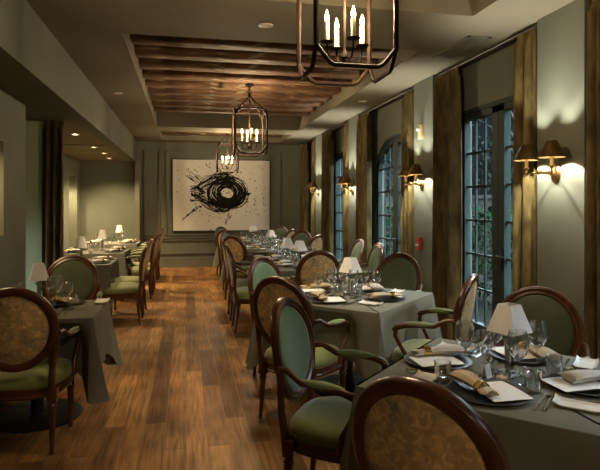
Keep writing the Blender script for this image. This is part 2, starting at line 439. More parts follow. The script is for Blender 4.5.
# ================================================================== OUTDOORS
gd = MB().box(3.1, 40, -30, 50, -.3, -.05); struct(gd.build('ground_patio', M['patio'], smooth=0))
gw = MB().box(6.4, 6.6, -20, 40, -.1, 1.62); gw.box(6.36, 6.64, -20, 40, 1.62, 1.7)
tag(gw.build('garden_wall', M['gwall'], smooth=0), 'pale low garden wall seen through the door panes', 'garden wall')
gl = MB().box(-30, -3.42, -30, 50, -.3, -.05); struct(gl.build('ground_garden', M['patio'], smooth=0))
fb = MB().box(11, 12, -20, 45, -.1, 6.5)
tag(fb.build('backdrop', M['backdrop_grey'], smooth=0), 'dark blue grey building added beyond the garden wall to hide bright sky', 'backdrop')  # added dark backdrop, keeps the bright sky out of the door panes
def leaf_mass(n, fn, size):
    mb = MB()
    for _ in range(n):
        p = Vector(fn()); s = size*random.uniform(.6, 1.3)
        R = Matrix.Rotation(random.uniform(0, 2*PI), 4, 'Z') @ Matrix.Rotation(random.uniform(-1.2, 1.2), 4, 'X')
        mb.add([(0,-s,0),(s*.5,0,s*.15),(0,s,0),(-s*.5,0,s*.15),(0,0,-.02*s)], [(0,1,4),(1,2,4),(2,3,4),(3,0,4)], Matrix.Translation(p) @ R)
    return mb
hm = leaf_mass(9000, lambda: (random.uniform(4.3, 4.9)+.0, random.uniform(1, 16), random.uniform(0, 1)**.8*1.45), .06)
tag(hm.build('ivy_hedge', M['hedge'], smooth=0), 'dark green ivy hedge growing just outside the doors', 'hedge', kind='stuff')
for k, (x, y) in enumerate(((8.2, 9.5), (8.6, 13.0), (8.0, 17.5), (8.8, 22))):
    t = thing('garden_tree', ['bare grey tree seen through the nearest glazed door', 'grey tree behind garden wall seen through arched door', 'grey tree outside the door behind the long table', 'grey tree outside the farthest door'][k], 'tree', (x, y, -.05), 0, 'grey trees behind the garden wall')
    tm = MB(); tm.tube([(0,0,0),(.05,.02,1.2),(0,.1,2.4),(.1,.05,4)], [.13,.1,.07,.03], 8)
    for b in range(16):
        a = random.uniform(0, 2*PI); z = random.uniform(1.3, 3.4); l = random.uniform(.7, 1.6)
        tm.tube([(0,.05,z),(math.cos(a)*l*.5, math.sin(a)*l*.5, z+l*.45),(math.cos(a)*l, math.sin(a)*l, z+l*.8)], [.035,.02,.006], 5)
    tm.build('trunk', M['bark'], t)
    leaf_mass(1100, lambda: (random.gauss(0,.6), random.gauss(0,.75), 3.0+random.gauss(0,.8)), .07).build('foliage', M['ivy'], t, 0)

# ================================================================== CEILING BEAMS, LAMPS
n = 10
for k in range(n):
    y = 5.2+k*.515
    mb = MB(); nx = 24; rs = []
    for i in range(nx+1):
        x = CX0+.004+(CX1-CX0-.008)*i/nx
        j = lambda: random.uniform(-.004, .004)
        hh = .12
        rs.append([(x, -hh+.02+j(), .0+j()), (x, hh-.02+j(), .0+j()), (x, hh+j(), .02+j()), (x, hh+j(), .19), (x, -hh+j(), .19), (x, -hh+j(), .02+j())])
    mb.rings(rs)
    o = mb.build('ceiling_beam', M['beam'], None, 50, loc=(0, y, 3.12))
    ords = ['nearest','second','third','fourth','fifth','sixth','seventh','eighth','ninth','farthest']
    tag(o, '%s of the ten rough wooden beams in the large middle ceiling recess' % ords[k], 'beam', 'rough wooden beams in the middle recess')
for k in range(3):
    y = 11.75+k*.5; mb = MB(); nx = 16; rs = []
    for i in range(nx+1):
        x = CX0+.004+(CX1-CX0-.008)*i/nx
        j = lambda: random.uniform(-.009, .009)
        rs.append([(x,-.085+j(),0+j()),(x,.085+j(),0+j()),(x,.085+j(),.19),(x,-.085+j(),.19)])
    mb.rings(rs)
    tag(mb.build('ceiling_beam', M['beam'], None, 50, loc=(0, y, 3.07)), '%s rough wooden beam in the small far ceiling recess' % ('nearest','middle','farthest')[k], 'beam', 'rough wooden beams in the far recess')

LW = .21
def make_lantern(canopy=True):
    r = thing('lantern', '', 'pendant lantern')
    # local: z 0 = underside of the frame, .61 top frame, .82 loop
    f = MB(); q = LW; b = .012
    def bar(p, rad=.012): f.tube(p, rad, 6, sq=1.0)
    zc0, zc1, zt = .105, .51, .60
    for sx in (-1, 1):
        for sy in (-1, 1):
            bar([(sx*q, sy*q, zc0-.01), (sx*q, sy*q, zc1+.01)], .014)
            f.tube([(sx*q, sy*q, zc1), (sx*q*.95, sy*q*.95, .55), (sx*q*.55, sy*q*.55, .66), (sx*q*.2, sy*q*.2, .74), (sx*.012, sy*.012, .79)], [.013,.011,.010,.009,.008], 6)
    for ang in range(4):
        R = Matrix.Rotation(ang*PI/2, 4, 'Z')
        f.tube([(-q,-q,zc0), (-q*.93,-q,.085), (-q*.68,-q,.02), (-q*.55,-q,.005), (q*.55,-q,.005), (q*.68,-q,.02), (q*.93,-q,.085), (q,-q,zc0)], .012, 6, R)
        f.tube([(-q,-q,zc1), (-q*.93,-q,zc1+.015), (-q*.7,-q,zt-.01), (-q*.58,-q,zt), (q*.58,-q,zt), (q*.7,-q,zt-.01), (q*.93,-q,zc1+.015), (q,-q,zc1)], .010, 6, R)
    f.build('lantern_frame', M['iron'], r)
    st = MB(); st.tube([(0,0,.12),(0,0,.83)], .007, 8)
    st.lathe([(.004,.78),(.018,.785),(.022,.805),(.012,.82),(.008,.84)], 12)
    st.lathe([(.002,.075),(.014,.085),(.022,.10),(.018,.12),(.010,.135),(.007,.15)], 12)
    for k in range(4):
        a = k*PI/2+.157; ca, sa = math.cos(a), math.sin(a)
        st.tube([(0,0,.095),(ca*.04,sa*.04,.07),(ca*.085,sa*.085,.085),(ca*.105,sa*.105,.14),(ca*.105,sa*.105,.18)], .0055, 7)
        st.lathe([(.005,.165),(.034,.172),(.037,.178),(.016,.180)], 14, Matrix.Translation((ca*.105,sa*.105,0)))
    # chain loop
    for k, z in enumerate((.855, .895)):
        f2 = [(math.cos(t*2*PI/10)*.022*(1 if k == 0 else 0), math.cos(t*2*PI/10)*.022*(0 if k == 0 else 1), z+.032*math.sin(t*2*PI/10)) for t in range(11)]
        st.tube(f2, .005, 6)
    st.build('candle_arm', M['iron'], r)
    cp = MB().lathe([(.008,.905),(.02,.91),(.03,.92),(.055,.935),(.065,.945),(.065,.955)], 16); cp.build('canopy', M['iron'], r)
    for k in range(4):
        a = k*PI/2+.157; x, y = math.cos(a)*.105, math.sin(a)*.105
        c = MB().lathe([(.0135,.178),(.0135,.28),(.010,.286)], 12, Matrix.Translation((x,y,0))).build('candle', M['candle'], r)
        light('candle_light', 'POINT', (x,y,.358), LANT, WARM, r, .01)
        MB().lathe([(.001,.283),(.008,.288),(.0125,.300),(.0115,.312),(.006,.330),(.0006,.346)], 10, Matrix.Translation((x,y,0))).build('flame_bulb', M['flame'], c)
    return r
LANT = 12.5
def far_rod(o, top):
    pass
for (x, y, z, top, lab) in ((.84, 2.86, 2.19, 3.34, 'large nearest iron lantern with four candles cut by the top edge'),
                            (.84, 7.42, 2.165, None, 'middle iron lantern hanging from the wooden ceiling beams'),
                            (.84, 11.5, 2.15, None, 'smallest farthest iron lantern hanging before the painting'),
                            (.80, -1.5, 2.19, 2.97, 'unseen iron lantern added behind the viewer to light near chair backs')):  # last one is unseen, added behind the camera to light the nearest chair backs
    o = place('lantern', make_lantern, (x, y, z), 0, lab, 'iron candle lanterns over the aisle')
    if top:
        MB().tube([(0,0,.93),(0,0,top-z)], .006, 8).build('rod', M['iron'], o)

def make_sconce():
    r = thing('wall_sconce', '', 'wall light')   # wall is at local +X=0, bar runs along Y
    b = MB(); RX = Matrix.Rotation(-PI/2, 4, 'Y')
    b.lathe([(.075,0),(.078,.006),(.066,.014),(.06,.022),(.035,.028),(.018,.04),(.013,.06)], 24, RX, sx=1.0, sy=.72)
    b.tube([(-.04,0,0),(-.15,0,.005)], .008, 8)
    b.lathe([(.002,-.016),(.016,-.01),(.02,.005),(.016,.018),(.002,.024)], 12, Matrix.Translation((-.15,0,.005)))
    b.tube([(-.15,-.155,.005),(-.15,.155,.005)], .0065, 8)
    for s in (-1, 1):
        T = Matrix.Translation((-.15, s*.15, 0))
        b.lathe([(.004,-.012),(.012,-.005),(.009,.01),(.007,.03),(.022,.042),(.024,.048),(.012,.052)], 12, T)
    b.build('bracket', M['brass'], r)
    for s in (-1, 1):
        T = Matrix.Translation((-.15, s*.15, 0))
        c = MB().lathe([(.012,.05),(.012,.125)], 12, T).build('candle_sleeve', M['candle'], r)
        MB().lathe([(.006,.125),(.013,.138),(.012,.155),(.002,.168)], 10, T).build('bulb', M['bulb'], c)
        sh = MB(); prof = [(.096,.108),(.094,.111),(.064,.17),(.039,.226),(.036,.230)]
        inner = [(.034,.229),(.037,.224),(.062,.168),(.092,.110)]
        sh.rings([[(q*math.cos(2*PI*j/28)-.15, q*math.sin(2*PI*j/28)+s*.15, z) for j in range(28)] for q, z in prof+inner+[prof[0]]], None, False, False)
        sh.build('shade', M['bronze'], r)
        light('sconce_light', 'POINT', (-.15, s*.15, .180), SCON, (1,.95,.80), r, .010)
    return r
SCON = 30
for k, (y, lab) in enumerate(((3.69,'nearest brass double sconce with two shades on the right wall'), (6.1,'second brass double sconce above the red alarm box'), (8.88,'third brass double sconce on the right wall'), (11.3,'farthest brass double sconce near the back corner'))):
    place('sconce', make_sconce, (XR, y, 1.73), 0, lab, 'brass double sconces on the right wall piers')

def make_downlight(lit):
    r = thing('ceiling_downlight', '', 'downlight')
    MB().rings([[(q*math.cos(2*PI*j/20), q*math.sin(2*PI*j/20), z) for j in range(20)] for q, z in ((.062,0),(.062,-.006),(.05,-.009),(.042,-.004),(.042,0))], None, False, False).build('trim_ring', M['plastic'], r)
    MB().lathe([(.041,-.002),(.041,-.001)], 18).build('lens', M['lens'] if lit else M['plastic'], r)
    return r
mk_on = lambda: make_downlight(True)
mk_off = lambda: make_downlight(False)
for k, (x, y) in enumerate(((-1.52,8.18),(-1.55,9.98),(-1.54,11.11),(-1.6,12.3))):
    o = place('don', mk_on, (x, y, SOF-.001), 0, '%s lit downlight in the alcove ceiling' % ('nearest','second','third','farthest')[k], 'lit downlights in the alcove ceiling')
    light('alcove_spot', 'SPOT', (0,0,-.03), 85, (1,.74,.40), o, .04, spot_size=2.3, spot_blend=.8)
for (x, y, lab) in ((-.88,7.62,'white ceiling downlight left of the middle wooden beams'),(.64,4.48,'white ceiling disc between the near lantern and the beams'),(2.47,7.5,'white ceiling downlight right of the wooden beams')):
    o = place('doff', mk_off, (x, y, H-.001), 0, lab, 'white downlights in the main ceiling')
    light('table_spot', 'SPOT', (0,0,-.03), 90 if x < 0 else 18, (1,.78,.5) if x < 0 else (1,.88,.7), o, .04, spot_size=1.15, spot_blend=.9)
v = thing('ceiling_vent', 'long grey ceiling air vent beside the nearest curtains', 'air vent', (2.52, 4.75, H))
vm = MB().box(-.11,.11,-.36,-.33,-.012,0); vm.box(-.11,.11,.33,.36,-.012,0); vm.box(-.11,-.085,-.36,.36,-.012,0); vm.box(.085,.11,-.36,.36,-.012,0); vm.build('frame', M['vent'], v, 0)
vs = MB()
for k in range(9):
    x = -.075+k*.018; vs.box(x, x+.011, -.33, .33, -.009, -.001)
vs.build('grille', M['vent'], v, 0)
a = thing('fire_alarm', 'red fire alarm pull box on the pale pier below sconce', 'fire alarm', (XR, 6.14, 1.03))
MB().box(-.045,0,-.045,.045,-.075,.075).build('case', M['red'], a, 0, .006)
MB().box(-.06,-.045,-.035,.035,-.03,-.005).build('pull_handle', M['plastic'], a, 0, .003)
a = thing('alarm_strobe', 'small amber alarm strobe high on the pier above second sconce', 'alarm strobe', (XR, 6.12, 2.36))
MB().box(-.035,0,-.04,.04,-.085,.085).build('case', M['amber'], a, 0, .006)
MB().lathe([(.026,0),(.024,.02),(.012,.032),(.002,.035)], 14, Matrix.Translation((-.035,0,.03)) @ Matrix.Rotation(-PI/2,4,'Y')).build('lens', M['plastic'], a)

for k, (a0, b0) in enumerate(nich):
    o = place('don', mk_on, (XL-.17, (a0+b0)/2, 2.119), 0, '%s lit downlight in a tall alcove wall niche' % ('nearer','farther')[k], 'lit niche downlights')
    light('niche_spot', 'SPOT', (0,0,-.03), 22, (1,.74,.40), o, .04, spot_size=2.4, spot_blend=.8)
# niche light on near left wall
pl = thing('picture_light', 'small brass picture light at the top of the left wall niche', 'picture light', (XN-.04, 4.65, 2.04))
MB().tube([(0,-.25,-.05),(0,.25,-.05)], .018, 10).tube([(0,0,0),(0,0,-.05)], .008, 8).build('lamp_tube', M['brass'], pl)
light('niche_light', 'AREA', (-.02,0,-.075), 9, (1,.68,.34), pl, shape='RECTANGLE', size=.04, size_y=.44)

# ================================================================== CURTAINS
def curtain(y0, y1, lab, x=2.77, z0=.02, z1=2.93, folds=None, alongx=False, grp='gold brown damask curtains on the right wall'):
    n = max(24, int(abs(y1-y0)*110)); k = folds or max(2, round(abs(y1-y0)/.115)); mb = MB(); rs = []
    ph = random.uniform(0, 6)
    zs = [z1, z1-.04, z1-.10, z1-.5, 2.0, 1.4, .8, .3, z0]
    zs = sorted(set(z for z in zs if z <= z1), reverse=True)
    L = abs(y1-y0)
    for z in zs:
        t = (z1-z)/(z1-z0); a = .018 if z > z1-.06 else (.052+.010*t); row = []; back = []
        for i in range(n+1):
            u = i/n
            off = a*math.sin(2*PI*k*u+ph+.4*t*math.sin(9*u)) + .008*math.sin(5*PI*u+3*t)
            yy = (u-.5)*L*(1+.03*math.sin(t*3)) + .006*math.cos(2*PI*k*u*2)
            row.append((off, yy)); back.append((off+.006, yy))
        loop = row+back[::-1]
        rs.append([((p, q, z) if not alongx else (q, p, z)) for p, q in loop])
    mb.rings(rs)
    c = (y0+y1)/2
    o = mb.build('curtain', M['curtain'], None, 60, loc=(x, c, 0) if not alongx else (c, x, 0))
    return tag(o, lab, 'curtain', grp)
curtain(2.85, 3.37, 'curtain at the right edge of the photo past the nearest sconce')
curtain(3.94, 4.2, 'curtain on the right side of the nearest glazed door')
curtain(5.30, 5.80, 'curtain on the left side of the nearest glazed door')
curtain(6.37, 6.68, 'curtain on the right side of the arched door')
curtain(8.08, 8.58, 'curtain on the left side of the arched door')
curtain(9.14, 9.42, 'curtain right of the third door behind the third sconce')
curtain(10.35, 11.03, 'curtain left of the third door before the farthest sconce')
curtain(11.62, 11.85, 'curtain right of the farthest door')
curtain(12.6, 13.15, 'curtain in the far right corner by the back wall')
o = curtain(-1.63, -1.40, 'dark brown curtain at the left opening beyond the niche wall', x=6.84, z1=SOF-.01, folds=3, alongx=True); del o['group']
for i, (a, b2) in enumerate(bays[1:]):
    rod = MB().tube([(0,-(b2-a)/2+.01,0),(0,(b2-a)/2-.01,0)], .014, 8)
    tag(rod.build('curtain_rod', M['base_dark'], None, loc=(2.79, (a+b2)/2, 2.945)), ('dark curtain rod over the bay at the right edge','dark curtain rod over the nearest glazed door','dark curtain rod over the arched door','dark curtain rod over the third door','dark curtain rod over the farthest door')[i], 'curtain rod', 'dark curtain rods on the right wall')

# ================================================================== PAINTING
p = thing('painting', 'large black and cream abstract brush painting on the back wall', 'painting', (.85, BACK-.03, 1.71))
pw2, ph2 = 1.155, .845
MB().box(-pw2,pw2,-.02,.02,-ph2,ph2).build('canvas', M['canvas'], p, 0)
fm = MB(); t = .022
fm.box(-pw2-t,-pw2,-.035,.025,-ph2-t,ph2+t); fm.box(pw2,pw2+t,-.035,.025,-ph2-t,ph2+t); fm.box(-pw2,pw2,-.035,.025,-ph2-t,-ph2); fm.box(-pw2,pw2,-.035,.025,ph2,ph2+t)
fm.build('frame', M['base_dark'], p, 0)
ink = MB(); layer = [0]
def stroke(pts, ws):
    layer[0] += 1; y = -.0205-.00002*layer[0]
    n = len(pts); L = []; Rr = []
    for i in range(n):
        a, b = pts[max(i-1,0)], pts[min(i+1,n-1)]
        dx, dz = b[0]-a[0], b[1]-a[1]; l = math.hypot(dx,dz) or 1
        nx, nz = -dz/l*ws[i], dx/l*ws[i]
        L.append((pts[i][0]+nx, y, pts[i][1]+nz)); Rr.append((pts[i][0]-nx, y, pts[i][1]-nz))
    vs = L+Rr
    ink.add(vs, [(i, i+1, n+i+1, n+i) for i in range(n-1)])
def inside(x, z): return abs(x) < pw2-.02 and abs(z) < ph2-.02
cx, cz = .12, .06
rr = random.Random(3)
for k in range(84):      # bold ring
    r = .15+.31*rr.random()**1.3; a0 = rr.uniform(0, 2*PI); span = rr.uniform(1.2, 4.2); n = 26
    ax = 1.08; az = .86; tw = rr.uniform(-.2,.2); w0 = rr.uniform(.006, .026)
    stroke([(cx+.03*math.sin(k)+ax*r*math.cos(a0+span*i/n), cz+az*r*math.sin(a0+span*i/n+tw)) for i in range(n+1)], [w0*math.sin(PI*(i+.4)/(n+.8))*rr.uniform(.6,1.1) for i in range(n+1)])
for k in range(46):      # wide eye-like sweeps
    n = 30; h = rr.uniform(.22,.50)*(1 if k % 2 else -1); x0 = rr.uniform(-.78,-.45); x1 = rr.uniform(.35,.68); w0 = rr.uniform(.003,.020)
    stroke([(x0+(x1-x0)*i/n, cz+.02*math.sin(k*3+i*.3)+h*math.sin(PI*i/n)**.8*(1-.25*(i/n-.6)**2)) for i in range(n+1)], [w0*rr.uniform(.3,1.2)*math.sin(PI*(i+.5)/(n+1)) for i in range(n+1)])
for k in range(14):
    z0 = rr.uniform(-.12,.2); n = 12; w0 = rr.uniform(.004,.02)
    stroke([(-.72+rr.uniform(-.06,.06)+.28*i/n, z0+.05*math.sin(i*.5+k)) for i in range(n+1)], [w0*rr.uniform(.3,1.3) for i in range(n+1)])
    stroke([(.42+rr.uniform(-.04,.04)+.26*i/n, cz-.02+rr.uniform(-.03,.03)+.12*(1-i/n)*math.sin(k)) for i in range(n+1)], [w0*rr.uniform(.5,1.6)*(1-i/n*.8) for i in range(n+1)])
for (xa, za, xb, zb) in ((-.50,.28,-1.0,.62),(-.42,.33,-.85,.7),(-.5,-.18,-.95,-.62),(-.45,-.2,-.75,-.45),(.2,-.4,.1,-.75)):
    for q in range(9):
        n = 8; j = rr.uniform(-.06,.06); s = rr.uniform(.0,.6); e = s+rr.uniform(.1,.4)
        stroke([(xa+(xb-xa)*(s+(e-s)*i/n)+j+rr.uniform(-.01,.01), za+(zb-za)*(s+(e-s)*i/n)+j*.6+rr.uniform(-.01,.01)) for i in range(n+1)], [rr.uniform(.002,.010) for i in range(n+1)])
for k in range(520):
    a = rr.uniform(0,2*PI); d = abs(rr.gauss(.55,.28)); x = cx+d*1.25*math.cos(a); z = cz+d*.9*math.sin(a)
    if not inside(x, z): continue
    q = rr.choice((.003,.004,.006,.009,.014)); layer[0] += 1; y = -.0205-.00002*layer[0]
    ink.add([(x+q*math.cos(2*PI*i/7)*rr.uniform(.7,1.4), y, z+q*math.sin(2*PI*i/7)*rr.uniform(.7,1.4)) for i in range(7)], [tuple(range(7))])
ink.build('ink_strokes', M['ink'], p, 0)

# ================================================================== CHAIRS
def superring(hwf, y0, y1, n, z, s=1.0, e=3.2):
    """rounded trapezoid outline; hwf(y) half width"""
    out = []; cy = (y0+y1)/2; hd = (y1-y0)/2
    for j in range(n):
        a = 2*PI*j/n; ca, sa = math.cos(a), math.sin(a)
        u = abs(ca)**(2/e)*(1 if ca >= 0 else -1); w = abs(sa)**(2/e)*(1 if sa >= 0 else -1)
        y = cy+hd*w*s; out.append((hwf(y)*u*s, y, z))
    return out
SHW = lambda y: .252+.085*y
TILT = math.radians(9.5)
BC = Vector((0, -.285, .765)); BA, BB = .244, .258       # oval centre, outer half axes
BU = Vector((0, -math.sin(TILT), math.cos(TILT))); BN = Vector((0, math.cos(TILT), math.sin(TILT)))
def bp(u, w, n=0):
    # slight concave wrap of the back
    return tuple(BC + Vector((u,0,0)) + BU*w + BN*(n + .55*u*u))
def make_chair(arms=True):
    r = thing('dining_armchair' if arms else 'dining_side_chair', '', 'chair')
    n = 36
    st = MB(); st.rings([superring(SHW,-.245,.225,n,z,s) for z, s in ((.392,.985),(.41,1.005),(.435,1.0),(.457,.965),(.473,.88),(.484,.70),(.490,.40),(.491,.12))])
    st.build('seat', M['velvet_seat'], r, 60)
    ra = MB(); ra.rings([superring(SHW,-.25,.23,n,z,s) for z, s in ((.338,.985),(.343,1.0),(.352,1.008),(.358,.992),(.385,.995),(.392,1.012),(.398,1.012),(.402,.99))])
    ra.build('seat_rail', M['mahogany'], r, 30)
    def leg(x, y, sx, sy):
        m = Matrix(((1,0,-sx,x+sx*.34),(0,1,-sy,y+sy*.34),(0,0,1,0),(0,0,0,1)))
        lm = MB(); lm.lathe([(.009,0),(.014,.004),(.0165,.022),(.012,.035),(.0145,.042)], 16, m)
        lm.lathe([(.0135,.042),(.0225,.275)], 20, m, flute=.13)
        lm.lathe([(.021,.275),(.027,.281),(.027,.289),(.0215,.296),(.0215,.305),(.028,.312)], 16, m)
        lm.box(-.026,.026,-.026,.026,.312,.39, m)
        return lm.build('leg', M['mahogany'], r, 40)
    leg(-.225,.18,0,0); leg(.225,.18,0,0); leg(-.198,-.205,.0,-.10); leg(.198,-.205,.0,-.10)
    # oval back frame
    fr = MB(); m = 48; rs = []
    prof = [(-.050,-.012),(-.050,.010),(-.042,.019),(-.028,.014),(-.016,.021),(-.003,.016),(.0,.004),(.0,-.010),(-.006,-.020),(-.022,-.024),(-.042,-.020)]
    for k in range(m):
        a = 2*PI*k/m; ca, sa = math.cos(a), math.sin(a)
        nx, nw = ca/BA, sa/BB; l = math.hypot(nx,nw); nx, nw = nx/l, nw/l
        rs.append([bp(BA*ca+nx*q, BB*sa+nw*q, d) for q, d in prof])
    fr.rings(rs+[rs[0]], None, False, False)
    for s in (-1, 1):
        fr.tube([(s*.192,-.222,.33),(s*.196,-.232,.42),(s*.203,-.246,.52),bp(s*.222,-.105,-.002),bp(s*.236,-.045,-.002)], [.026,.022,.019,.018,.012], 8)
    fr.build('back_frame', M['mahogany'], r, 40)
    ia, ib = BA-.046, BB-.046
    def oval(depths, sgn):
        mb = MB(); mb.rings([[bp(ia*s*math.cos(2*PI*j/m), ib*s*math.sin(2*PI*j/m), d*sgn) for j in range(m)] for s, d in depths], None, True, True); return mb
    oval(((1.0,.0),(1.0,.008),(.96,.018),(.85,.026),(.6,.032),(.3,.034),(.08,.034)), 1).build('back_cushion', M['velvet_back'], r, 60)
    oval(((1.0,.001),(1.0,.010),(.95,.015),(.8,.018),(.4,.020),(.08,.020)), -1).build('back_panel', M['tapestry'], r, 60)
    if arms:
        for s in (-1, 1):
            ar = MB()
            p0 = Vector(bp(s*.243,-.045,.0))
            ar.tube([p0, p0+Vector((s*.012,.05,.004)), (s*.272,-.12,.685), (s*.287,.0,.682), (s*.292,.085,.672), (s*.292,.135,.656), (s*.290,.158,.640)], [.016,.015,.016,.017,.018,.020,.014], 8)
            ar.tube([(s*.290,.140,.648),(s*.288,.145,.60),(s*.280,.110,.53),(s*.268,.075,.47),(s*.262,.065,.385)], [.017,.016,.0145,.016,.021], 8)
            ao = ar.build('arm', M['mahogany'], r, 50)
            pd = MB(); rs = []
            for i in range(11):
                t = i/10; y = -.125+.215*t; q = math.sin(PI*min(max(t,.03),.97))**.45
                rs.append([(s*(.271+.018*t)+.024*q*math.cos(2*PI*j/14), y, .692-.007*t+.021*q*math.sin(2*PI*j/14)) for j in range(14)])
            pd.rings(rs); pd.build('arm_pad', M['velvet_arm'], ao, 70)
    return r
mk_arm = lambda: make_chair(True)
mk_side = lambda: make_chair(False)
seats = []
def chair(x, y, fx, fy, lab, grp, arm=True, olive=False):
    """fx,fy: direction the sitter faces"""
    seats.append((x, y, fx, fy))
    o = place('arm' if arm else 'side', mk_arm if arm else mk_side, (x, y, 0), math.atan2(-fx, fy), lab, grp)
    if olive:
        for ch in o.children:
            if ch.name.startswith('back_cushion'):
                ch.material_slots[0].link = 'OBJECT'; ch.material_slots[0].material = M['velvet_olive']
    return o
S = math.sqrt(.5)
R1 = (1.40, 2.20); R2 = (1.30, 4.33); R4 = (1.38, 9.18); R5 = (1.37, 11.2)
GR = 'oval back armchairs around the right tables'
def dia(c, sx, sy, lab, d=.80, olive=False):   # chair on the side (sx,sy) of a diamond table
    return chair(c[0]+sx*S*d, c[1]+sy*S*d, -sx*S, -sy*S, lab, GR, True, olive)
chair(.87,1.63,.78,.626,'closest chair at the bottom edge showing its tapestry oval back',GR)
chair(.76,2.61,.84,-.54,'chair with teal oval facing right at the aisle side of nearest right table',GR)
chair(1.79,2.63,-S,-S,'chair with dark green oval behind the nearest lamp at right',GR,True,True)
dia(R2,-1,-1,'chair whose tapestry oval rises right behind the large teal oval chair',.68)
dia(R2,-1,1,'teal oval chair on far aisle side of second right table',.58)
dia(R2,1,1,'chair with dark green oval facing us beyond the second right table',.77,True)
chair(1.70,3.68,-.76,.65,'green seated armchair in side view between the two nearest right tables',GR)
chair(1.36,5.88,0,1,'tapestry backed chair at the near end of the two lamp table',GR)
chair(.80,6.60,1,0,'nearer chair on aisle side of the two lamp table',GR)
chair(.80,7.32,1,0,'farther chair on aisle side of the two lamp table',GR)
chair(2.04,6.50,-1,0,'nearer chair on window side of the two lamp table',GR)
chair(2.04,7.28,-1,0,'farther chair on window side of the two lamp table',GR)
dia(R4,-1,-1,'chair with orange brown tapestry oval at near aisle side of fourth right table',.66)
dia(R4,-1,1,'chair on far aisle side of fourth right table',0.62)
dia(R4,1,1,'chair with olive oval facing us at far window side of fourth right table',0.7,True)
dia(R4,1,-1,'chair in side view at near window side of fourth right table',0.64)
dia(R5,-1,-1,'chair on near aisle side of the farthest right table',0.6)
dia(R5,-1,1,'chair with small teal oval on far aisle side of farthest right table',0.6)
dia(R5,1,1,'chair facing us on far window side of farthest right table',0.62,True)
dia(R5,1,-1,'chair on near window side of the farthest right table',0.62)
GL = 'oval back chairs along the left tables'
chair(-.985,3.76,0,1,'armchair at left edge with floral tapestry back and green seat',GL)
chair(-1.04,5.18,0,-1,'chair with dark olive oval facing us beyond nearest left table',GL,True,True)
for y, lab in ((7.30,'nearest armless chair drawn up to second left table'),(7.92,'second armless chair drawn up to second left table')): chair(-.80,y,-1,0,lab,GL,False)
for y, lab in ((9.15,'nearer armchair drawn up to third left table'),(9.82,'farther armchair drawn up to third left table'),(11.0,'nearer armchair drawn up to farthest left table'),(11.65,'farther armchair drawn up to farthest left table')): chair(-.78,y,-1,0,lab,GL)

# ================================================================== TABLES AND LINEN
def cloth(hx, hy, seed, push=()):
    rn = random.Random(seed); mb = MB(); per = []
    ns = 22; rad = .012
    # perimeter points (unit outward normal), corner rounded
    cs = [(hx,hy),(-hx,hy),(-hx,-hy),(hx,-hy)]
    for k in range(4):
        a, b = Vector(cs[k]), Vector(cs[(k+1) % 4])
        nrm = [Vector((0,1)),Vector((-1,0)),Vector((0,-1)),Vector((1,0))][k]; nxt = [Vector((0,1)),Vector((-1,0)),Vector((0,-1)),Vector((1,0))][(k+1) % 4]
        L = (b-a).length
        for i in range(ns):
            t = (i+.5)/ns; p = a.lerp(b, t); e = min(t, 1-t)*L     # distance to the corner
            per.append((p, nrm, e, 0))
        for i in range(5):
            w = (i+.5)/5; d = (nrm*(1-w)+nxt*w).normalized(); per.append((b, d, 0, 1))
    n = len(per); ph = [rn.uniform(0,6.28) for _ in range(3)]
    rs = []
    top = TZ
    for lev, (t, dz) in enumerate(((0,0),(0,-.004),(.05,-.05),(.2,0),(.4,0),(.6,0),(.8,0),(1,0))):
        row = []
        for j, (p, d, e, cn) in enumerate(per):
            s = j/n*2*PI
            hem = .37 - .15*math.exp(-(e/.10)**2) + .012*math.sin(7*s+ph[0])
            if lev == 0: q = p - d*rad; z = top
            elif lev == 1: q = p - d*rad*.3; z = top-.004
            else:
                z = top-.012-(top-.012-hem)*t
                f = t**1.2*(.013*math.sin(17*s+ph[1])+.010*math.sin(31*s+ph[2]))
                fl = .085*t**1.15*math.exp(-(e/.10)**2) - .010*t*math.exp(-((e-.17)/.07)**2)
                q = p + d*(max(f+fl, -.004)+.002+.008*t)
                for (cxp, cyp, ddx, ddy, front) in push:     # the linen is pressed in by a tucked chair
                    lat = abs((q.x-cxp)*ddy-(q.y-cyp)*ddx); dep = (q.x-cxp)*ddx+(q.y-cyp)*ddy   # dep along the sitter's view
                    if (d.x*ddx+d.y*ddy) < -.5:
                        k = min(1, max(0, (.36-lat)/.07))*min(1, t/.35); need = front+.012-dep
                        if need > 0: q = q + Vector((ddx,ddy))*need*k*k*(3-2*k)
            row.append((q.x, q.y, z))
        rs.append(row)
    mb.rings(rs, None, True, False)
    # underside thickness at the hem: inner skirt
    inner = [[(x*.992, y*.992, z-(.003 if k < 2 else 0)) for x, y, z in row] for k, row in enumerate(rs)]
    mb.rings(inner[::-1], None, False, True)
    mb.rings([rs[-1], inner[-1]], None, False, False)
    return mb
